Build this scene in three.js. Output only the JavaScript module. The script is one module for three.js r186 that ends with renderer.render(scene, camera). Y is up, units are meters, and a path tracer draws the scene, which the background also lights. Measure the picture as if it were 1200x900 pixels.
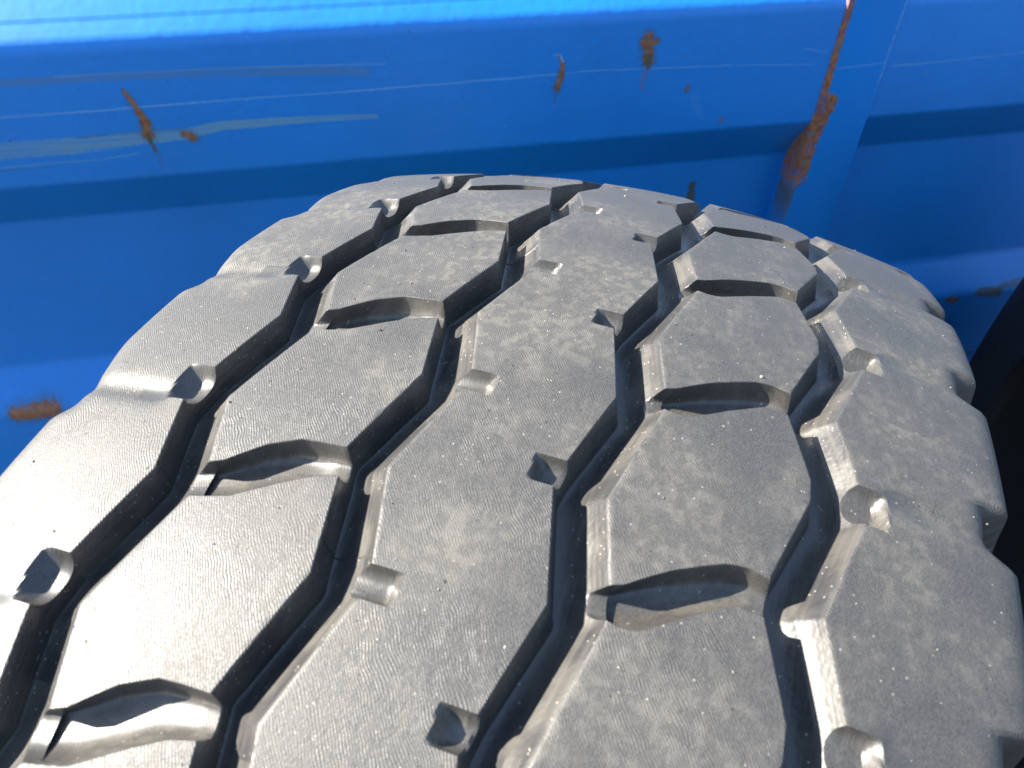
import * as THREE from 'three';
import { mergeGeometries, toCreasedNormals } from 'three/addons/utils/BufferGeometryUtils.js';

// ------------------------------------------------------------------ camera, sky, sun, exposure
const scene = new THREE.Scene();
const AXLE = 0.53;                                   // height of the tyre's axis = its radius
const camera = new THREE.PerspectiveCamera(52.53, 4 / 3, 0.02, 400);
camera.position.set(0.05102, AXLE + 0.70917, 0.17099);
camera.quaternion.setFromRotationMatrix(new THREE.Matrix4().makeBasis(
  new THREE.Vector3(0.94700, 0.02039, -0.32059), new THREE.Vector3(-0.23790, 0.71513, -0.65726), new THREE.Vector3(0.21586, 0.69869, 0.68208)));
camera.focus = 0.37; camera.userData.fStop = 19;
camera.updateMatrixWorld(true);

const sunDir = new THREE.Vector3(-0.74, 0.645, 0.115).normalize();
// clear sky: deeper blue overhead, paler towards the horizon, a soft glow round the sun
{
  const W = 512, H = 256, d = new Float32Array(W * H * 4);
  for (let j = 0; j < H; j++) for (let i = 0; i < W; i++) {
    const el = ((j + 0.5) / H - 0.5) * Math.PI, az = ((i + 0.5) / W - 0.5) * 2 * Math.PI, y = Math.sin(el), c = Math.cos(el);
    const k = Math.pow(1 - Math.max(0, y), 3), ang = Math.acos(Math.min(1, Math.max(-1, c * Math.cos(az) * sunDir.x + y * sunDir.y + c * Math.sin(az) * sunDir.z))) * 180 / Math.PI, g = 0.55 * Math.exp(-ang / 14);
    const o = (j * W + i) * 4;
    d[o] = 0.095 + 0.095 * k + g; d[o + 1] = 0.155 + 0.085 * k + 0.95 * g; d[o + 2] = 0.265 + 0.045 * k + 0.85 * g; d[o + 3] = 1;
  }
  const t = new THREE.DataTexture(d, W, H, THREE.RGBAFormat, THREE.FloatType); t.mapping = THREE.EquirectangularReflectionMapping; t.magFilter = t.minFilter = THREE.LinearFilter; t.needsUpdate = true;
  scene.background = t; scene.environment = t;
}

const sun = new THREE.DirectionalLight(new THREE.Color(1, 0.935, 0.83), 5);
sun.name = 'sun';
sun.position.copy(sunDir).multiplyScalar(6); sun.target.position.set(0, 0.8, 0);
sun.castShadow = true; sun.shadow.mapSize.set(4096, 4096); sun.shadow.radius = 1;
Object.assign(sun.shadow.camera, { left: -1.6, right: 1.6, top: 1.6, bottom: -1.6, near: 0.5, far: 12 });
scene.add(sun, sun.target);

const renderer = new THREE.WebGLRenderer({ antialias: true });
renderer.toneMapping = THREE.LinearToneMapping;
renderer.toneMappingExposure = 5.2;
renderer.shadowMap.enabled = true;

// ------------------------------------------------------------------ helpers
let seed = 7;
const rnd = () => ((seed = (seed * 1664525 + 1013904223) >>> 0) / 4294967296);
const clamp = (v, a = 0, b = 1) => Math.min(b, Math.max(a, v));
const lerp = (a, b, t) => a + (b - a) * t;
const smooth = (a, b, v) => { const t = clamp((v - a) / (b - a)); return t * t * (3 - 2 * t); };
const frac = (v) => v - Math.floor(v);
const hash = (x, y) => { let h = Math.imul(x | 0, 374761393) ^ Math.imul(y | 0, 668265263); h = Math.imul(h ^ (h >>> 13), 1274126177); return ((h ^ (h >>> 16)) >>> 0) / 4294967296; };
function vnoise(x, y, px = 1 << 20, py = 1 << 20) {    // value noise, periodic in px, py cells
  const xi = Math.floor(x), yi = Math.floor(y), fx = x - xi, fy = y - yi;
  const u = fx * fx * (3 - 2 * fx), v = fy * fy * (3 - 2 * fy);
  const X0 = ((xi % px) + px) % px, X1 = (X0 + 1) % px, Y0 = ((yi % py) + py) % py, Y1 = (Y0 + 1) % py;
  return lerp(lerp(hash(X0, Y0), hash(X1, Y0), u), lerp(hash(X0, Y1), hash(X1, Y1), u), v);
}
function fbm(x, y, p, oct) { let a = 0, w = 0.5, n = 0; for (let i = 0; i < oct; i++) { a += w * vnoise(x, y, p, p); n += w; x = x * 2 + 17; y = y * 2 + 31; p *= 2; w *= 0.5; } return a / n; }
const toByte = (l) => Math.round(255 * clamp(l <= 0.0031308 ? 12.92 * l : 1.055 * Math.pow(l, 1 / 2.4) - 0.055));
function tex(w, h, fn, srgb, repeat = true) {            // fn(i, j) -> [r, g, b] in 0..1 (linear; encoded when srgb)
  const d = new Uint8Array(w * h * 4);
  for (let j = 0; j < h; j++) for (let i = 0; i < w; i++) {
    const c = fn(i, j), o = (j * w + i) * 4;
    if (srgb) { d[o] = toByte(c[0]); d[o + 1] = toByte(c[1]); d[o + 2] = toByte(c[2]); }
    else { d[o] = 255 * clamp(c[0]); d[o + 1] = 255 * clamp(c[1]); d[o + 2] = 255 * clamp(c[2]); }
    d[o + 3] = 255;
  }
  const t = new THREE.DataTexture(d, w, h); t.magFilter = t.minFilter = THREE.LinearFilter;
  t.wrapS = t.wrapT = repeat ? THREE.RepeatWrapping : THREE.ClampToEdgeWrapping;
  if (srgb) t.colorSpace = THREE.SRGBColorSpace;
  t.needsUpdate = true; return t;
}
const used = {};
function numbered(n) { const k = used[n] = (used[n] ?? -1) + 1; return k ? n + '_' + String(k).padStart(3, '0') : n; }
function mesh(name, geo, mat, parent) { const m = new THREE.Mesh(geo, mat); m.name = name; m.castShadow = m.receiveShadow = true; parent.add(m); return m; }
function thing(name, label, category, group) { const o = new THREE.Group(); o.name = numbered(name); o.userData = { label, category }; if (group) o.userData.group = group; scene.add(o); return o; }

// ------------------------------------------------------------------ ground the tyres stand on
{
  const S = 512;
  const m = new THREE.MeshStandardMaterial({ color: 0xffffff, roughness: 0.95,
    map: tex(S, S, (i, j) => { const a = fbm(i / 32, j / 32, 16, 5), b = hash(i, j); const v = 0.020 + 0.025 * a + 0.012 * b; return [v, v * 0.97, v * 0.92]; }, true) });
  const g = new THREE.BoxGeometry(120, 0.2, 120); const uv = g.attributes.uv; for (let i = 0; i < uv.count; i++) uv.setXY(i, uv.getX(i) * 100, uv.getY(i) * 100);
  const o = mesh('ground', g, m, scene); o.position.y = -0.1; o.userData.kind = 'structure';
}

// ------------------------------------------------------------------ blue steel side wall
const WD = new THREE.Vector3(0.85959, 0, -0.51099), WN = new THREE.Vector3(0.51099, 0, 0.85959);   // along the wall, out of the wall
const wallPoint = (a, y, d) => new THREE.Vector3(WD.x * a - WN.x * d, AXLE + y, WD.z * a - WN.z * d);   // y above the axle, d metres behind it
const A0 = -1.7, A1 = 2.3;
const rustC = (n) => [lerp(0.085, 0.29, n), lerp(0.040, 0.120, n), lerp(0.022, 0.055, n)];
const blend = (c, d, k) => [lerp(c[0], d[0], k), lerp(c[1], d[1], k), lerp(c[2], d[2], k)];
const BLUE = [0.001, 0.195, 0.60];
function pathDist(p, x, y) {                            // distance to a polyline and the place along it, 0..1
  let best = 1e9, at = 0;
  for (let i = 0; i + 1 < p.length; i++) {
    const ax = p[i][0], ay = p[i][1], bx = p[i + 1][0] - ax, by = p[i + 1][1] - ay;
    const t = clamp(((x - ax) * bx + (y - ay) * by) / (bx * bx + by * by)), d = Math.hypot(x - ax - t * bx, y - ay - t * by);
    if (d < best) { best = d; at = (i + t) / (p.length - 1); }
  }
  return [best, at];
}
// marks on the paint: path in (metres along, metres above the axle), half width at start and end, kind, strength
const MARKS = [
  [[[-0.42, 0.4025], [-0.346, 0.4023], [-0.2736, 0.4021], [-0.1989, 0.4015], [-0.13, 0.3989], [-0.02, 0.392]], 0.0042, 0.0052, 'grey', 0.55],
  [[[-0.30, 0.405], [-0.13, 0.4025], [0.0, 0.3975]], 0.0012, 0.001, 'pale', 0.25],
  [[[-0.42, 0.371], [-0.3585, 0.371], [-0.2691, 0.3707], [-0.2071, 0.3719], [-0.0868, 0.3724], [0.0227, 0.3732], [0.1282, 0.3747], [0.2193, 0.3765], [0.3737, 0.372], [0.47, 0.3668]], 0.0013, 0.0009, 'pale', 0.5],
  [[[0.57, 0.3588], [0.61, 0.359], [0.7391, 0.3633], [0.85, 0.365]], 0.0012, 0.001, 'pale', 0.4],
  [[[-0.42, 0.3375], [-0.3719, 0.3378], [-0.2953, 0.3382], [-0.2476, 0.3403], [-0.2034, 0.341], [-0.1655, 0.3468], [-0.091, 0.3471], [-0.0144, 0.3446]], 0.0105, 0.0028, 'teal', 0.95],
  [[[-0.379, 0.3205], [-0.34, 0.322], [-0.286, 0.3215], [-0.25, 0.325]], 0.0012, 0.001, 'teal', 0.5],
  [[[-0.379, 0.3175], [-0.33, 0.3178]], 0.0012, 0.0006, 'olive', 0.3],
  [[[0.4501, 0.3856], [0.482, 0.379]], 0.0008, 0.0006, 'pale', 0.5],
  [[[-0.30, 0.3455], [-0.24, 0.3475], [-0.2, 0.3465]], 0.0014, 0.001, 'olive', 0.3],
  [[[-0.2454, 0.3876], [-0.2394, 0.3726], [-0.2348, 0.3569], [-0.2365, 0.3425]], 0.0020, 0.0052, 'rust', 1],
  [[[-0.2362, 0.3425], [-0.2345, 0.326]], 0.0034, 0.002, 'olive', 0.9],
  [[[-0.234, 0.327], [-0.232, 0.305]], 0.0026, 0.001, 'olive', 0.3],
  [[[-0.203, 0.3415], [-0.198, 0.3400], [-0.196, 0.337]], 0.0030, 0.0046, 'rust', 1],
  [[[0.1768, 0.3945], [0.1811, 0.3850], [0.18, 0.373], [0.1765, 0.3625]], 0.0014, 0.0040, 'rust', 0.95],
  [[[0.172, 0.3955], [0.1775, 0.3955], [0.181, 0.388]], 0.0016, 0.001, 'pale', 0.8],
  [[[0.1765, 0.362], [0.1745, 0.345]], 0.0034, 0.001, 'olive', 0.5],
  [[[0.2705, 0.4085], [0.2715, 0.399], [0.2745, 0.3835]], 0.0056, 0.0062, 'rust', 0.95],
  [[[0.2655, 0.403], [0.27, 0.399], [0.2805, 0.403]], 0.004, 0.003, 'rust', 0.9],
  [[[0.2745, 0.386], [0.2750, 0.376]], 0.0052, 0.003, 'olive', 0.9],
  [[[0.2715, 0.371], [0.2712, 0.352]], 0.003, 0.0015, 'rust', 0.3],
  [[[0.3241, 0.351], [0.3243, 0.3475]], 0.0024, 0.0024, 'rust', 0.8],
  [[[0.3725, 0.312], [0.3728, 0.309]], 0.002, 0.002, 'rust', 0.5],
  [[[0.335, 0.336], [0.345, 0.318]], 0.006, 0.004, 'pale', 0.12],
  [[[0.3727, 0.206], [0.3735, 0.185]], 0.005, 0.007, 'olive', 1],
  [[[-0.492, -0.006], [-0.474, -0.006], [-0.452, -0.005]], 0.010, 0.012, 'rust', 1],
  [[[0.815, -0.012], [0.826, -0.014]], 0.005, 0.005, 'rust', 0.9],
  [[[0.865, -0.006], [0.90, -0.010]], 0.008, 0.010, 'olive', 0.9],
  [[[0.90, -0.001], [0.97, 0.006]], 0.004, 0.006, 'olive', 0.7],
];
function paint(a, y) {
  const n1 = fbm(a * 9 + 40, y * 9 + 40, 1 << 12, 4), n2 = fbm(a * 260 + 90, y * 260 + 50, 1 << 14, 3), st = fbm(a * 14 + 7, y * 420 + 3, 1 << 14, 3);
  const k = 0.90 + 0.2 * n1 + 0.10 * (n2 - 0.5);
  let c = [BLUE[0] * k, BLUE[1] * k, BLUE[2] * k], rough = 0.40 + 0.10 * (n1 - 0.5) + 0.06 * n2;
  c = blend(c, [0.10, 0.22, 0.42], 0.10 * smooth(0.60, 0.85, st));                 // hairline rub marks along the wall
  const sx = Math.floor(a / 0.016), sy = Math.floor(y / 0.016);                       // stone chips down to the primer
  if (hash(sx + 700, sy + 70) < 0.10) { const d = Math.hypot(a / 0.016 - sx - 0.2 - 0.6 * hash(sx, sy), y / 0.016 - sy - 0.2 - 0.6 * hash(sx + 4, sy)) * 0.016; const w = 0.0004 + 0.0008 * hash(sx + 5, sy + 1) ** 2; c = blend(c, hash(sx, sy + 3) < 0.6 ? [0.03, 0.06, 0.12] : [0.16, 0.30, 0.48], 0.8 * (1 - smooth(0.6, 1.1, d / w + 0.6 * (n2 - 0.5)))); }
  for (const [p, w0, w1, kind, s] of MARKS) {
    if (a < p[0][0] - 0.06 && a < p[p.length - 1][0] - 0.06) continue;
    let [d, t] = pathDist(p, a, y);
    if (d > 0.03) continue;
    const w = lerp(w0, w1, t);
    const ragged = kind === 'rust' || kind === 'olive' ? 0.9 : 0.35;
    d += (n2 - 0.5) * ragged * w + (fbm(a * 700, y * 700, 1 << 14, 2) - 0.5) * ragged * w;
    let m = s * (1 - smooth(0.72, 1.08, d / w));
    if (kind !== 'rust' && kind !== 'olive') m *= 0.55 + 0.75 * smooth(0.25, 0.7, st) * 1.0;
    if (kind === 'olive') m *= 0.65 + 0.5 * n2;
    m = clamp(m);
    const to = kind === 'rust' ? rustC(clamp(n2 * 1.2 + 0.25 * (1 - d / w))) : kind === 'olive' ? [0.07, 0.075, 0.035] : kind === 'teal' ? [0.10, 0.27, 0.44] : kind === 'grey' ? [0.06, 0.17, 0.34] : [0.14, 0.33, 0.62];
    if (kind === 'rust') c = blend(c, [0.05, 0.075, 0.06], 0.45 * s * (1 - smooth(0.7, 2.2, d / w)) * (0.5 + n2));
    c = blend(c, to, m); if (kind === 'rust' || kind === 'olive') rough = lerp(rough, 0.95, m); else rough = lerp(rough, 0.55, m);
  }
  return [c, rough];
}
const WX0 = -0.70, WX1 = 1.10, WY0 = -0.15, WY1 = 0.60, TW = 1800, TH = 750;
const painted = []; for (let j = 0; j < TH; j++) for (let i = 0; i < TW; i++) painted.push(paint(lerp(WX0, WX1, i / TW), lerp(WY0, WY1, j / TH)));
const wallMap = tex(TW, TH, (i, j) => painted[j * TW + i][0], true), wallRough = tex(TW, TH, (i, j) => [0, painted[j * TW + i][1], 0], false);
for (const t of [wallMap, wallRough]) t.wrapS = t.wrapT = THREE.MirroredRepeatWrapping;
const wallBump = tex(512, 512, (i, j) => { const v = 0.7 * fbm(i / 64, j / 64, 8, 4) + 0.3 * fbm(i / 8, j / 8, 64, 2); return [v, v, v]; }, false);
wallBump.repeat.set(3, 1.5);
const blueMat = new THREE.MeshPhysicalMaterial({ map: wallMap, roughness: 1, roughnessMap: wallRough, bumpMap: wallBump, bumpScale: 0.0012, clearcoat: 0.9, clearcoatRoughness: 0.5, specularIntensity: 0.15 });
{
  const wall = thing('steel_side_wall', 'blue painted ribbed steel side wall with scratches and rust behind the tyre', 'wall');
  // profile from the top down: height above the axle, distance behind the axle, bend radius
  const bends = [[0.470, 0.700, 0], [0.468, 0.638, 0.006], [0.4500, 0.6188, 0.001], [0.4464, 0.6158, 0.001], [0.432, 0.600, 0.010], [0.299, 0.600, 0.004], [0.240, 0.638, 0.004], [0.040, 0.638, 0.008], [-0.003, 0.600, 0.008],
    [-0.135, 0.600, 0.004], [-0.194, 0.638, 0.004], [-0.396, 0.638, 0.008], [-0.438, 0.600, 0.008], [-0.53, 0.600, 0]];
  const prof = [];
  bends.forEach(([y, d, r], i) => {
    if (!r) { prof.push([y, d]); return; }
    const p = bends[i - 1], q = bends[i + 1], l1 = Math.hypot(p[0] - y, p[1] - d), l2 = Math.hypot(q[0] - y, q[1] - d);
    const a = [y + (p[0] - y) / l1 * r, d + (p[1] - d) / l1 * r], b = [y + (q[0] - y) / l2 * r, d + (q[1] - d) / l2 * r];
    for (let k = 0; k <= 6; k++) { const t = k / 6, u = 1 - t; prof.push([u * u * a[0] + 2 * u * t * y + t * t * b[0], u * u * a[1] + 2 * u * t * d + t * t * b[1]]); }
  });
  const back = prof.map(([y, d]) => [y, d + 0.004]).reverse();
  const loop = [...prof, ...back, prof[0]], pos = [], uv = [], idx = [], NA = 24;
  loop.forEach(([y, d]) => { for (let i = 0; i <= NA; i++) { const a = lerp(A0, A1, i / NA), p = wallPoint(a, y, d); pos.push(p.x, p.y, p.z); uv.push((a - WX0) / (WX1 - WX0), (y - WY0) / (WY1 - WY0)); } });
  for (let j = 0; j + 1 < loop.length; j++) for (let i = 0; i < NA; i++) { const o = j * (NA + 1) + i; idx.push(o, o + NA + 1, o + 1, o + 1, o + NA + 1, o + NA + 2); }
  let g = new THREE.BufferGeometry(); g.setAttribute('position', new THREE.Float32BufferAttribute(pos, 3)); g.setAttribute('uv', new THREE.Float32BufferAttribute(uv, 2)); g.setIndex(idx);
  g.scale(1000, 1000, 1000); g = toCreasedNormals(g, 0.5); g.scale(0.001, 0.001, 0.001);
  mesh('panel', g, blueMat, wall);

  // upright post: left flank, front, right flank, with its own map (u unrolled round the post, v up)
  const PA0 = 0.488, PA1 = 0.561, PD0 = 0.5972, PD1 = 0.6375, R = 0.004, PY0 = -0.53, PY1 = 0.4655;
  const out = [[PA0 + 0.001, PD1], [PA0, PD0 + R], [PA0 + R * 0.3, PD0 + R * 0.3], [PA0 + R, PD0], [PA1 - R, PD0], [PA1 - R * 0.3, PD0 + R * 0.3], [PA1, PD0 + R], [PA1 - 0.001, PD1]];
  const acc = [0]; for (let i = 1; i < out.length; i++) acc.push(acc[i - 1] + Math.hypot(out[i][0] - out[i - 1][0], out[i][1] - out[i - 1][1]));
  const U = acc[acc.length - 1], pp = [], pu = [], pi = [], NY = 40;
  for (let j = 0; j <= NY; j++) out.forEach(([a, d], i) => { const y = lerp(PY0, PY1, j / NY), p = wallPoint(a, y, d); pp.push(p.x, p.y, p.z); pu.push(acc[i] / U, (y - PY0) / (PY1 - PY0)); });
  const n = out.length; for (let j = 0; j < NY; j++) for (let i = 0; i + 1 < n; i++) { const o = j * n + i; pi.push(o, o + 1, o + n, o + 1, o + n + 1, o + n); }
  const top = pp.length / 3; out.forEach(([a, d]) => { const p = wallPoint(a, PY1, d); pp.push(p.x, p.y, p.z); pu.push(0.5, 0.99); });
  for (let i = 1; i + 1 < n; i++) pi.push(top, top + i, top + i + 1);
  let pg = new THREE.BufferGeometry(); pg.setAttribute('position', new THREE.Float32BufferAttribute(pp, 3)); pg.setAttribute('uv', new THREE.Float32BufferAttribute(pu, 2)); pg.setIndex(pi);
  pg.scale(1000, 1000, 1000); pg = toCreasedNormals(pg, 0.7); pg.scale(0.001, 0.001, 0.001);
  const corner = acc[2];                                 // where the left edge of the front begins
  const W = 256, H = 2048, cells = [];
  for (let j = 0; j < H; j++) for (let i = 0; i < W; i++) {
    const u = i / W * U, y = lerp(PY0, PY1, j / H), x = u - corner;                  // x: metres right of the left front edge
    const n2 = fbm(u * 260 + 9, y * 260 + 70, 1 << 14, 4), n1 = fbm(u * 9 + 3, y * 9 + 11, 1 << 12, 3), n3 = fbm(u * 90 + 19, y * 60 + 170, 1 << 14, 3);
    const k = 0.92 + 0.18 * n1; let c = [BLUE[0] * k, BLUE[1] * k, BLUE[2] * k], r = 0.42;
    // bare rusted seam: thin above, broad where the paint has broken away, running out below
    const right = y > 0.335 ? 0.0065 + 0.003 * (n3 - 0.5) : y > 0.222 ? lerp(0.022, 0.013, smooth(0.325, 0.265, y)) * smooth(0.337, 0.328, y) + 0.0065 * (1 - smooth(0.337, 0.328, y)) : lerp(0.013, 0.0, smooth(0.222, 0.200, y));
    const left = y > 0.33 ? -0.004 : y > 0.205 ? -lerp(0.004, 0.036, smooth(0.31, 0.235, y)) : 0.01;
    const e = 0.010 * (n2 - 0.5) * (y > 0.335 ? 0.3 : 1);
    const m = smooth(-0.0008, 0.0008, x - left + e) * smooth(-0.0008, 0.0008, right + e - x) * smooth(0.196, 0.236, y + 0.06 * (n2 - 0.5)) * (0.82 + 0.18 * smooth(0.3, 0.5, n3));
    const chip = smooth(0.60, 0.66, n3) * 0.55;
    let rc = rustC(clamp(0.15 + n2 * 1.3 - 0.1 + 0.5 * (n3 - 0.5))); rc = blend(rc.map((v) => v * 1.25), [0.10, 0.16, 0.20], chip);
    c = blend(c, rc, m); r = lerp(r, 0.95, m);
    const stain = smooth(-0.036, -0.03, x) * smooth(0.006, 0.0, x) * smooth(0.13, 0.21, y) * (1 - m) * smooth(0.24, 0.20, y) * (0.35 + 0.5 * n2);
    c = blend(c, [0.09, 0.10, 0.055], clamp(1.5 * stain));
    const d = Math.abs(y - 0.3625 - (x - 0.03) * 0.05); c = blend(c, [0.14, 0.33, 0.62], 0.35 * (1 - smooth(0.0008, 0.0016, d)) * smooth(0.008, 0.012, x));
    const d2 = Math.abs(x - 0.068 - 0.002 * (n1 - 0.5)); c = blend(c, [0.16, 0.36, 0.62], 0.45 * (1 - smooth(0.0006, 0.0026, d2)) * smooth(0.30, 0.36, y) * smooth(0.3, 0.6, n2));
    cells.push([c, r, m]);
  }
  const pm = new THREE.MeshPhysicalMaterial({ map: tex(W, H, (i, j) => cells[j * W + i][0], true, false), roughness: 1, roughnessMap: tex(W, H, (i, j) => [0, cells[j * W + i][1], 0], false, false),
    bumpMap: tex(W, H, (i, j) => { const v = cells[j * W + i][2] * (0.35 + 0.6 * hash(i >> 1, j >> 1)); return [v, v, v]; }, false, false), bumpScale: 0.0015, clearcoat: 0.5, clearcoatRoughness: 0.45, specularIntensity: 0.15 });
  mesh('post', pg, pm, wall).userData.label = 'upright blue post with a rusted weld seam';
}

// ------------------------------------------------------------------ tyre: pattern measured in millimetres across (x) and pitches round (s)
const N = 43, RAD = 530, STEP = 2 * Math.PI / N, ALPHA = 13.556 * Math.PI / 180, CROWN = 1.5425 / 2000, PITCH = STEP * RAD;
function place(x, s, h, out) {                           // h: millimetres above the crowned tread surface
  const r = RAD - CROWN * x * x + h, f = s * STEP - ALPHA; out.push(x, r * Math.cos(f), -r * Math.sin(f));
}
function periodic(pts) { const p = [...pts].sort((a, b) => a[0] - b[0]); p.unshift([p[p.length - 1][0] - 1, p[p.length - 1][1]]); p.push([p[1][0] + 1, p[1][1]]);
  return (s) => { s = frac(s); for (let i = 0; i + 1 < p.length; i++) if (s <= p[i + 1][0] && s >= p[i][0]) return lerp(p[i][1], p[i + 1][1], (s - p[i][0]) / (p[i + 1][0] - p[i][0])); return p[0][1]; }; }
function curve(pts) { return (u) => { if (u <= pts[0][0]) return pts[0][1]; for (let i = 0; i + 1 < pts.length; i++) if (u <= pts[i + 1][0]) return lerp(pts[i][1], pts[i + 1][1], (u - pts[i][0]) / (pts[i + 1][0] - pts[i][0])); return pts[pts.length - 1][1]; }; }
// the four zigzag grooves: left and right rim at the tread surface
const LEFT = [periodic([[0.21, -109.3], [0.43, -107.9], [0.85, -100.5]]), periodic([[0.005, -41.3], [0.145, -43.9], [0.61, -34.4]]), periodic([[0.22, 20.4], [0.345, 21.8], [0.755, 29.5]]), periodic([[0.97, 84.6], [0.13, 84.8], [0.53, 93.8], [0.64, 93.5]])];
const RIGHT = [periodic([[0.27, -93.9], [0.775, -82.9], [0.94, -84.2]]), periodic([[0.105, -28.6], [0.575, -18.8], [0.705, -19.3]]), periodic([[0.235, 36.7], [0.76, 45.4], [0.895, 43.8]]), periodic([[0.05, 100.4], [0.52, 110.2], [0.71, 107.9]])];
const ledgeL = [0.85, 0.61, 0.755, 0.60], ledgeR = [0.27, 0.105, 0.235, 0.05];
const WL = 12.0, WR = 7.4, DEEP = 12.2;
function slope(t, len, d, W, broad0, broad1, a, b) {     // how far a groove wall leans into the groove at depth d
  if (t > 0.97) t -= 1;
  const w = smooth(-0.028, 0.045, t) * smooth(len + 0.02, len - 0.04, t), h = 0.58 * W;
  return lerp(d < h ? a * d / h : a + (b - a) * (d - h) / (W - h), lerp(broad0, broad1, clamp(t / len)) * d / W, w);
}
const wallL = (g, s, d) => LEFT[g](s) + slope(frac(ledgeL[g] - s), 0.44, d, WL, 2.6, 1.8, 0.8, 1.6);
const wallR = (g, s, d) => RIGHT[g](s) - slope(frac(s - ledgeR[g]), 0.48, d, WR, 7.0, 6.0, 3.2, 6.2);
const sipe = {                                           // lateral channels of the two block rows: far and near rim over the width of the block
  1: { far: curve([[0, -0.07], [0.12, -0.045], [0.42, 0.07], [0.66, 0.130], [0.8, 0.137], [1, 0.14]]), near: curve([[0, -0.23], [0.12, -0.215], [0.28, -0.19], [0.61, -0.08], [0.83, -0.02], [1, 0.005]]) },
  2: { far: curve([[0, -0.105], [0.09, -0.088], [0.42, 0.03], [0.75, 0.13], [0.87, 0.14], [1, 0.125]]), near: curve([[0, -0.23], [0.09, -0.24], [0.2, -0.23], [0.5, -0.12], [0.82, -0.02], [1, -0.025]]) },
};
const sipeDepth = (u) => u < 0.115 ? 7.1 : u > 0.80 ? lerp(8.8, 7.6, clamp((u - 0.80) / 0.10)) : 8.8;

const nick = (s, k) => 0.2 + 0.7 * smooth(0.70, 0.9, vnoise(s * 46 + k * 17.3, k * 3.1 + 0.5)) + 0.12 * vnoise(s * 120, k + 0.3);
function gridGeometry(rows, cols, fn, flip, keep) {      // fn(j, i, position[]) -> [u, v]; keep(j, i): whether to build that face
  const pos = [], uv = [], idx = [];
  for (let j = 0; j < rows; j++) for (let i = 0; i < cols; i++) { const w = fn(j, i, pos); uv.push(w[0], w[1]); }
  for (let j = 0; j + 1 < rows; j++) for (let i = 0; i + 1 < cols; i++) { const o = j * cols + i; if (keep && !keep(j, i)) continue; if (flip) idx.push(o, o + cols, o + 1, o + 1, o + cols, o + cols + 1); else idx.push(o, o + 1, o + cols, o + 1, o + cols + 1, o + cols); }
  const g = new THREE.BufferGeometry(); g.setAttribute('position', new THREE.Float32BufferAttribute(pos, 3)); g.setAttribute('uv', new THREE.Float32BufferAttribute(uv, 2)); g.setIndex(idx); return g;
}
function finish(list, crease = 0.55) { let g = mergeGeometries(list, list.length > 1); g = toCreasedNormals(g, crease); g.scale(0.001, 0.001, 0.001); return g; }
function topAndCuts(rows, cols, fn, flip) {              // fn also returns the depth of each point; faces in cuts go to the second geometry
  const dep = []; const g = (j, i, p) => { const r = fn(j, i, p); dep[j * cols + i] = r[2]; return r; };
  const deep = (j, i) => { const o = j * cols + i; return Math.max(dep[o], dep[o + 1], dep[o + cols], dep[o + cols + 1]) > 0.5; };
  const a = gridGeometry(rows, cols, g, flip, (j, i) => !deep(j, i));
  const b = gridGeometry(rows, cols, (j, i, p) => { const r = fn(j, i, p); return tuv(r[3] + 37, r[4] + 0.37 + (r[2] || 0) * 0.012); }, flip, deep);
  return [a, b];
}
const UVM = 1 / 400;                                     // the rubber maps cover 400 mm
const tuv = (x, s) => [x * UVM + 0.5, s * PITCH * UVM + 0.15];
const WD5 = [0, 0.25, 0.5, 0.75, 1];

// ---- rubber: mould lines, grain and pits (bump), dust and specks (colour, roughness)
const BS = 2048;
const rubberBump = tex(BS, BS, (i, j) => {               // covers 160 mm
  const x = i / BS * 160, y = j / BS * 160, w = fbm(i / 128, j / 128, 16, 3), w2 = fbm(i / 512 + 3, j / 512 + 5, 4, 2);
  const ph = (x * 0.8125 + y * 0.6) / 0.8 + 3.4 * w + 3.0 * w2;       // fine wavy lines running aslant round the tread
  const lines = 0.5 + 0.5 * Math.sin(ph * 2 * Math.PI) * smooth(0.15, 0.62, fbm(i / 16 + 5, j / 24 + 8, Math.floor(BS / 4), 2));
  const grain = fbm(i / 6, j / 6, Math.floor(BS / 6), 2);
  const amp = smooth(0.25, 0.7, fbm(i / 256 + 9, j / 256 + 2, 8, 3));
  let pit = 0; const ci = Math.floor(i / 64), cj = Math.floor(j / 64);
  if (hash(ci + 900, cj + 77) < 0.16) { const px = (ci + 0.3 + 0.4 * hash(ci, cj + 5)) * 64, py = (cj + 0.3 + 0.4 * hash(ci + 5, cj)) * 64; const d = Math.hypot((i - px), (j - py) * 1.4) / (3 + 7 * hash(ci + 1, cj + 2)); pit = 1 - smooth(0.6, 1, d + 0.3 * (grain - 0.5)); }
  const v = clamp(0.45 + (lines - 0.5) * (0.26 + 0.34 * amp) + (grain - 0.5) * 0.42 - 0.5 * pit);
  return [v, v, v];
}, false);
rubberBump.repeat.set(400 / 160, 400 / 160);
const dust = [];
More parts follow.
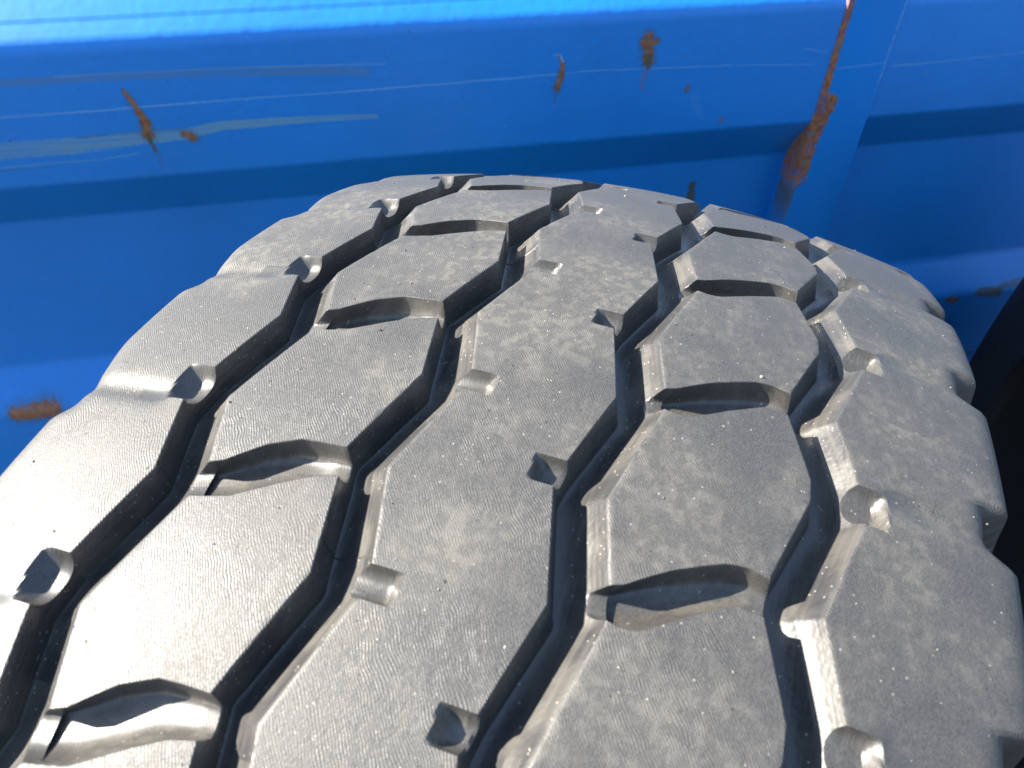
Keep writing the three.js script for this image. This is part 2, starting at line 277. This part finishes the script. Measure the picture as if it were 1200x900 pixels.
for (let j = 0; j < BS; j++) for (let i = 0; i < BS; i++) {
  const n = fbm(i / 128, j / 128, 16, 5), f = fbm(i / 14 + 3, j / 14, Math.floor(BS / 14), 3), big = fbm(i / 512 + 1, j / 512 + 4, 4, 3);
  const strk = fbm(i / 10 + j / 60, j / 44, 1 << 12, 2);
  const g = hash(i, j + 91), cover = smooth(0.36, 0.72, n * 0.5 + big * 0.5 + 0.12 * (strk - 0.5));
  let d = 0.10 + cover * (0.25 + 0.35 * smooth(0.40, 0.72, f) + 0.55 * smooth(0.55, 0.95, g * 0.6 + f * 0.4));
  const sp = hash(i >> 1, (j >> 1) + 5555); let fleck = 0;
  if (sp > 0.9988) fleck = 0.5 + 0.5 * hash(i >> 1, j >> 1);
  let crumb = 0; const ci = Math.floor(i / 44), cj = Math.floor(j / 44);
  if (hash(ci + 300, cj + 41) < 0.13) { const px = (ci + 0.3 + 0.4 * hash(ci, cj + 9)) * 44, py = (cj + 0.3 + 0.4 * hash(ci + 9, cj)) * 44, an = 6.3 * hash(ci + 3, cj + 8), ux = (i - px) * Math.cos(an) + (j - py) * Math.sin(an), uy = (j - py) * Math.cos(an) - (i - px) * Math.sin(an); crumb = 1 - smooth(0.7, 1.1, Math.hypot(ux, uy * 1.8) / (1.2 + 2.6 * hash(ci + 4, cj + 2) ** 2) + 0.5 * (f - 0.5)); }
  dust.push([clamp(d), fleck, crumb]);
}
const rubberMap = tex(BS, BS, (i, j) => {
  const [d, f] = dust[j * BS + i], g = 0.5 * (hash(i, j) - 0.5) + 1.3 * (hash(i >> 1, (j >> 1) + 313) - 0.5); let c = [0.030, 0.029, 0.0275].map((v) => v * (1 + 0.6 * g));
  c = blend(c, [0.19, 0.172, 0.142], 0.34 * d); c = blend(c, [0.45, 0.41, 0.34], 0.75 * f); return blend(c, [0.008, 0.008, 0.008], dust[j * BS + i][2]);
}, true);
const rubberRough = tex(BS, BS, (i, j) => { const [d, f, k] = dust[j * BS + i]; return [0, 0.53 + 0.20 * d + 0.2 * f + 0.35 * k + 0.16 * (hash(i >> 1, (j >> 1) + 77) - 0.5), 0]; }, false);
const treadMat = new THREE.MeshPhysicalMaterial({ map: rubberMap, roughness: 1, roughnessMap: rubberRough, bumpMap: rubberBump, bumpScale: 0.00015, ior: 1.55 });
// moulded walls and floors of the grooves: smoother, with drawn streaks and a film of dried mould dust
const GS = 1024, film = [];
for (let j = 0; j < GS; j++) for (let i = 0; i < GS; i++) { const n = fbm(i / 64, j / 64, 16, 5), st = fbm(i / 5, j / 90, 1 << 12, 3), f = fbm(i / 6, j / 6, 1 << 12, 2); film.push([clamp(0.25 + smooth(0.35, 0.7, n) * 0.6 + (st - 0.5) * 0.7), hash(i >> 1, j >> 1) > 0.9965 ? 1 : 0, f]); }
const grooveMap = tex(GS, GS, (i, j) => { const [d, f] = film[j * GS + i]; return blend(blend([0.022, 0.022, 0.024], [0.080, 0.072, 0.058], 0.55 * d), [0.40, 0.36, 0.30], 0.8 * f); }, true);
const grooveRough = tex(GS, GS, (i, j) => { const [d] = film[j * GS + i]; return [0, 0.36 + 0.2 * d, 0]; }, false);
const grooveBump = tex(GS, GS, (i, j) => { const v = 0.5 * film[j * GS + i][0] + 0.5 * film[j * GS + i][2]; return [v, v, v]; }, false);
const cutMat = new THREE.MeshPhysicalMaterial({ map: rubberMap, roughness: 0.40, bumpMap: rubberBump, bumpScale: 0.00003, ior: 1.55 });   // channels and pockets: smooth moulded rubber
const grooveMat = new THREE.MeshPhysicalMaterial({ map: grooveMap, roughness: 1, roughnessMap: grooveRough, bumpMap: grooveBump, bumpScale: 0.0002, ior: 1.55 });
const guv = (x, s) => [x / 200, s * PITCH / 200];

function wallGrid(rows, rowS, rowTop, at, flip, side, W) {  // a groove wall from the rim (or channel floor) down to the groove floor
  return gridGeometry(rows.length, 6, (j, i, p) => { const s = rowS(j), d = lerp(rowTop(j), W, i / 5), x = at(s, d); place(x, s, -d, p); return guv(side * 13 + d * 1.2, s); }, flip);
}
// ---- one block between two lateral channels
const US = [0, 0.007, 0.04, 0.08, 0.112, 0.122, 0.17, 0.22, 0.28, 0.35, 0.42, 0.5, 0.58, 0.66, 0.73, 0.80, 0.84, 0.87, 0.90, 0.93, 0.96, 0.993, 1];
const QS = [0, 0.22, 0.42, 0.58, 0.7, 0.79, 0.86, 0.92, 0.965, 1, 1.035];     // across half a channel, 1 = its rim
const qDepth = (q, near) => q >= 1.03 ? 0 : q >= 1 ? 0.25 : near ? 1 - 0.30 * q * q - 0.66 * Math.pow(q, 5) : 1 - 0.06 * q * q - 0.90 * Math.pow(q, 8);
function blockGeometry(row, k) {
  const gl = row === 1 ? 0 : 2, gr = gl + 1, sp = sipe[row], rows = [];
  for (const q of QS) rows.push({ q, end: 0 });
  const MID = 46; for (let m = 1; m < MID; m++) rows.push({ t: m / MID });
  for (const q of [...QS].reverse()) rows.push({ q, end: 1 });
  const at = (r, u) => {                                 // [s, depth]
    const far = sp.far(u), near = sp.near(u), mid = (far + near) / 2, hw = (far - near) / 2;
    if (r.t !== undefined) return [k + lerp(mid + 1.035 * hw, 1 + mid - 1.035 * hw, r.t), 0];
    const dq = r.q >= 1 ? qDepth(r.q) : sipeDepth(u) * qDepth(r.q, r.end);
    return [k + (r.end ? 1 + mid - r.q * hw : mid + r.q * hw), dq];
  };
  const vert = rows.map((r) => US.map((u, i) => { let [s, d] = at(r, u); if (i === 0 || i === US.length - 1) d += nick(s, row * 2 + (i ? 1 : 0)); return [s, d]; }));
  const topG = topAndCuts(rows.length, US.length, (j, i, p) => { const [s, d] = vert[j][i], x = lerp(wallR(gl, s, d), wallL(gr, s, d), US[i]); place(x, s, -d, p); return [...tuv(x, s), d, x, s]; });
  const n = US.length - 1;
  const wl = wallGrid(rows, (j) => vert[j][0][0], (j) => vert[j][0][1], (s, d) => wallR(gl, s, d), true, row, WR);
  const wr = wallGrid(rows, (j) => vert[j][n][0], (j) => vert[j][n][1], (s, d) => wallL(gr, s, d), false, row + 4, WL);
  return finish([...topG, wl, wr]);
}
// ---- rows round the tyre for the ribs: fine where notches and ledges are
function ringRows(fine) {
  const one = []; let s = 0; while (s < 1 - 1e-6) { one.push(s); s += fine.some(([a, b]) => s > a - 0.012 && s < b) ? 0.0095 : 0.024; }
  const all = []; for (let k = 0; k < N; k++) { const hid = k > 8 && k < N - 4; one.forEach((v, i) => { if (!hid || i % 3 === 0) all.push(k + v); }); } all.push(N); return all;
}
function notch(s, x, s0, s1, xe, xo, depth, ramp) {      // pocket open towards xo (its groove), closed end at xe
  const ns = (frac(s) - (s0 + s1) / 2) / ((s1 - s0) / 2); if (Math.abs(ns) >= 1) return 0;
  const q = (x - xe) / (xo - xe); if (q <= 0) return 0;
  return depth * Math.pow(1 - Math.pow(Math.abs(ns), 2.6), 0.55) * Math.pow(clamp(q / ramp), 0.7);
}
function centreRib() {
  const rows = ringRows([[0.08, 0.14], [0.2, 0.37], [0.55, 0.79]]);
  const off = [0, 0.3, 1.2, 2, 3, 4, 5, 6, 7, 8, 9, 10, 11.5, 14];
  const dep = (s, x) => Math.max(notch(s, x, 0.575, 0.705, -9.6, -18, 5.2, 0.34), notch(s, x, 0.222, 0.345, 12.2, 20.5, 5.2, 0.40));
  const cols = [...off, null, null, null, null, ...[...off].reverse()], n = cols.length, L = off.length;
  const topG = topAndCuts(rows.length, n, (j, i, p) => {
    const s = rows[j]; let x0 = RIGHT[1](s), x1 = LEFT[2](s), x, edge = i === 0 || i === n - 1;
    if (i < L) x = x0 + off[i]; else if (i >= n - L) x = x1 - off[n - 1 - i]; else x = lerp(x0 + 14, x1 - 14, (i - L + 1) / 5);
    const d = dep(s, x) + (edge ? nick(s, i ? 7 : 6) : 0); if (i === 0) x = wallR(1, s, d); if (i === n - 1) x = wallL(2, s, d);
    place(x, s, -d, p); return [...tuv(x, s), d, x, s];
  });
  const wl = wallGrid(rows, (j) => rows[j], (j) => dep(rows[j], RIGHT[1](rows[j])) + nick(rows[j], 6), (s, d) => wallR(1, s, d), true, 2, WR);
  const wr = wallGrid(rows, (j) => rows[j], (j) => dep(rows[j], LEFT[2](rows[j])) + nick(rows[j], 7), (s, d) => wallL(2, s, d), false, 6, WL);
  return finish([...topG, wl, wr]);
}
function shoulderRib(side) {                             // side -1 left, 1 right
  const fine = side < 0 ? [[0.02, 0.46], [0.82, 0.88]] : [[0.02, 0.09], [0.48, 0.95]], rows = ringRows(fine);
  const rim = side < 0 ? LEFT[0] : RIGHT[3], wallAt = side < 0 ? (s, d) => wallL(0, s, d) : (s, d) => wallR(3, s, d);
  const sc = (s) => { const t = frac(side < 0 ? s : 0.955 - s); return side < 0 ? smooth(0.0, 0.13, t) * smooth(0.60, 0.20, t) : smooth(0.03, 0.085, t) * smooth(0.38, 0.22, t); };   // scallop in the shoulder, once a pitch
  const dep = (s, ax) => {
    const t = frac(side < 0 ? s : 0.935 - s);
    const nt = side < 0 ? notch(s, -ax, 0.215, 0.425, -118, -107.5, 6.2, 0.55) : notch(s, ax, 0.525, 0.712, 117.0, 108, 5.6, 0.36);
    const valley = 1.5 * Math.exp(-Math.pow((t - 0.24) / 0.06, 2)) * smooth(112, 122, ax);
    const pocket = (side < 0 ? 1.6 : 4.5) * sc(s) * smooth(146, 157, ax);
    return Math.max(nt, valley) + pocket;
  };
  const off = [0, 0.3, 1.2, 2, 3, 4, 5, 6, 7, 8, 9, 10, 11.5, 14, 18];
  const edgeX = (s) => 158.5 - (side < 0 ? 4.0 : 9.0) * sc(s);
  // below the edge: [share of scallop left, outward millimetres, downward millimetres]
  const low = [[1, -3.4, 0.5], [1, -1.4, 1.6], [1, -0.3, 3.4], [1, 0.2, 6], [0.95, 1.2, 14], [0.8, 2.6, 22], [0.45, 5.0, 31], [0, 9.5, 41]];
  const plain = 9, n = off.length + plain + low.length;
  const topG = topAndCuts(rows.length, n, (j, i, p) => {
    const s = rows[j], xi = Math.abs(rim(s)); let ax, d;
    if (i < off.length) { ax = xi + off[i]; d = dep(s, ax) + (i ? 0 : 0.2); if (!i) ax = Math.abs(wallAt(s, d)); }
    else if (i < off.length + plain) { ax = lerp(xi + 18, edgeX(s) - 7, (i - off.length + 1) / plain); d = dep(s, ax); }
    else { const [k, o, dn] = low[i - off.length - plain], e = lerp(158.5, edgeX(s), k); ax = e + o; d = dep(s, Math.min(ax, e)) + dn;
      const base = CROWN * ax * ax, flat = CROWN * 158.5 * 158.5; if (i > off.length + plain + 3) d += flat - base; }
    place(side * ax, s, -d, p); return [...tuv(side * (ax + (i >= off.length + plain ? d * 0.8 : 0)), s), i < off.length ? d : 0, side * ax, s];
  }, side < 0);
  const w = wallGrid(rows, (j) => rows[j], (j) => dep(rows[j], Math.abs(rim(rows[j]))) + 0.2, wallAt, side > 0, side < 0 ? 1 : 7, side < 0 ? WL : WR);
  return finish([...topG, w]);
}
function grooveFloor(g) {
  const rows = ringRows([[ledgeR[g] - 0.03, ledgeR[g] + 0.03], [ledgeL[g] - 0.03, ledgeL[g] + 0.03]]), C = 12;
  return finish([gridGeometry(rows.length, C + 1, (j, i, p) => {
    const s = rows[j], t = 0.5 - 0.5 * Math.cos(Math.PI * i / C), x = lerp(wallL(g, s, WL) - 0.05, wallR(g, s, WR) + 0.05, t), d = t < 0.12 ? lerp(WL - 0.02, DEEP, Math.sin(t / 0.12 * Math.PI / 2)) : WR - 0.02 + (DEEP - WR) * (1 - Math.pow((t - 0.12) / 0.88, 2.1));
    place(x, s, -d, p); return guv(x + 100, s);
  })], 0.9);
}
// ---- smooth sidewalls, beads and inner liner turned round the axle
function ringSurface(profile, flip) {                    // [x, radius] in millimetres
  const M = 172; return finish([gridGeometry(M + 1, profile.length, (j, i, p) => { const f = -j / M * 2 * Math.PI; p.push(profile[i][0], profile[i][1] * Math.cos(f), profile[i][1] * Math.sin(f)); return [j / M * 8, i / profile.length]; }, flip)], 0.6);
}
const sideMat = new THREE.MeshPhysicalMaterial({ color: new THREE.Color(0.022, 0.022, 0.024), roughness: 0.55, bumpMap: grooveBump, bumpScale: 0.0002 });
const tyre = thing('truck_tyre', 'large black truck tyre with dusty zigzag tread standing before the blue wall', 'tyre');
tyre.position.set(0, AXLE, 0);
mesh('shoulder_rib', shoulderRib(-1), [treadMat, cutMat, grooveMat, grooveMat], tyre);
mesh('shoulder_rib', shoulderRib(1), [treadMat, cutMat, grooveMat, grooveMat], tyre);
mesh('centre_rib', centreRib(), [treadMat, cutMat, grooveMat, grooveMat], tyre);
for (let g = 0; g < 4; g++) mesh('groove_floor', grooveFloor(g), grooveMat, tyre);
for (const row of [1, 2]) for (let k = 0; k < N; k++) mesh('tread_block', blockGeometry(row, k), [treadMat, cutMat, grooveMat, grooveMat], tyre);
const sideProfile = [[167.5, 471], [173, 462], [177, 452], [181, 440], [181.6, 439], [183.5, 425], [184.6, 424], [188, 405], [190, 388], [189, 370], [184, 350], [183.4, 349], [176, 330], [168, 315], [163, 305], [162, 296], [158, 289], [150, 286], [138, 286]];
for (const s of [-1, 1]) mesh('sidewall', ringSurface(sideProfile.map(([x, r]) => [s * x, r]), s > 0), sideMat, tyre);
mesh('inner_liner', ringSurface([[-138, 286.2], [-146, 300], [-160, 335], [-172, 380], [-168, 420], [-152, 455], [-120, 484], [-60, 497], [0, 500], [60, 497], [120, 484], [152, 455], [168, 420], [172, 380], [160, 335], [146, 300], [138, 286.2]], false), sideMat, tyre);

// ---- thin flash lines left across two grooves where the mould sections met
function seamGeometry(g, s, right = true) {
  const pts = []; for (let i = 0; i <= 8; i++) { const d = lerp(0.3, WL, i / 8); pts.push([wallL(g, s, d), d]); }
  for (let i = 1; i < 8; i++) { const t = i / 8; pts.push([lerp(wallL(g, s, WL), wallR(g, s, WR), t), t < 0.12 ? lerp(WL, DEEP, Math.sin(t / 0.12 * Math.PI / 2)) : WR + (DEEP - WR) * (1 - Math.pow((t - 0.12) / 0.88, 2.1))]); }
  if (right) for (let i = 0; i <= 8; i++) { const d = lerp(WR, 0.3, i / 8); pts.push([wallR(g, s, d), d]); }
  const mid = (wallL(g, s, WL) + wallR(g, s, WR)) / 2;
  return finish([gridGeometry(3, pts.length, (j, i, p) => { const k = j === 1 ? 0.35 : -0.1, [x, d] = pts[i], vx = mid - x, vd = 3 - d, l = Math.hypot(vx, vd); place(x + vx / l * k, s + (j - 1) * 0.0045, -(d + vd / l * k), p); return guv(x, s + j * 0.01); })], 0.3);
}
for (const [g, s, r] of [[0, 0.885, false], [1, 0.745, true], [1, 2.9, true]]) mesh('mould_seam', seamGeometry(g, s, r), grooveMat, tyre);

// ---- the next tyre along the wall
{
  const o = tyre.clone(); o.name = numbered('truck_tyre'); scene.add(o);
  o.userData = { label: 'black tyre half hidden behind the dusty tyre at the wall, its shade put into a darker rubber colour', category: 'tyre' };
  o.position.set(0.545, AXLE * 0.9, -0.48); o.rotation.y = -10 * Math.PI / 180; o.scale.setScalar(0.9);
  const shadedRubber = new THREE.MeshPhysicalMaterial({ color: new THREE.Color(0.020, 0.020, 0.021), roughness: 0.7, specularIntensity: 0.5, bumpMap: grooveBump, bumpScale: 0.0002 });   // plain rubber, no dust map; the shade over this tyre is put into its darker colour
  o.traverse((m) => { if (m.isMesh) m.material = Array.isArray(m.material) ? m.material.map(() => shadedRubber) : shadedRubber; });
}

// ------------------------------------------------------------------ grit lying on the tread
{
  const grain = new THREE.IcosahedronGeometry(0.0005, 0), COUNT = 220;
  const o = new THREE.InstancedMesh(grain, new THREE.MeshStandardMaterial({ color: 0xffffff, roughness: 0.9 }), COUNT);
  o.name = 'grit'; o.castShadow = o.receiveShadow = true; o.userData = { kind: 'stuff', label: 'fine pale and dark grit scattered over the tread', category: 'grit' };
  const m = new THREE.Matrix4(), q = new THREE.Quaternion(), e = new THREE.Euler(), c = new THREE.Color();
  for (let i = 0; i < COUNT;) {
    const x = lerp(-150, 150, rnd()), s = lerp(-0.4, 5.5, rnd()), p = []; let d = 0, skip = false;
    for (let g = 0; g < 4; g++) if (x > LEFT[g](s) - 1 && x < RIGHT[g](s) + 1) skip = true;
    for (const [row, g] of [[1, 0], [2, 2]]) { const u = (x - RIGHT[g](s)) / (LEFT[g + 1](s) - RIGHT[g](s)); if (u > -0.02 && u < 1.02) for (const k of [-1, 0, 1]) { const t = frac(s) + k; if (t > sipe[row].near(u) - 0.03 && t < sipe[row].far(u) + 0.03) skip = true; } }
    if (Math.abs(Math.abs(x) - 15) < 6 || (Math.abs(x) > 104 && Math.abs(x) < 122)) skip = true;
    if (skip) continue;
    const k = 0.3 + 0.9 * rnd() ** 3; place(x, s, -d + 0.15 * k, p);
    q.setFromEuler(e.set(6 * rnd(), 6 * rnd(), 6 * rnd()));
    m.compose(new THREE.Vector3(p[0] / 1000, AXLE + p[1] / 1000, p[2] / 1000), q, new THREE.Vector3(k, k * (0.4 + 0.5 * rnd()), k * (0.6 + 0.6 * rnd())));
    o.setMatrixAt(i, m); const b = rnd(); b < 0.45 ? c.setRGB(0.02, 0.02, 0.02) : c.setRGB(0.24 * b, 0.21 * b, 0.17 * b); o.setColorAt(i, c); i++;
  }
  scene.add(o);
}

renderer.render(scene, camera);
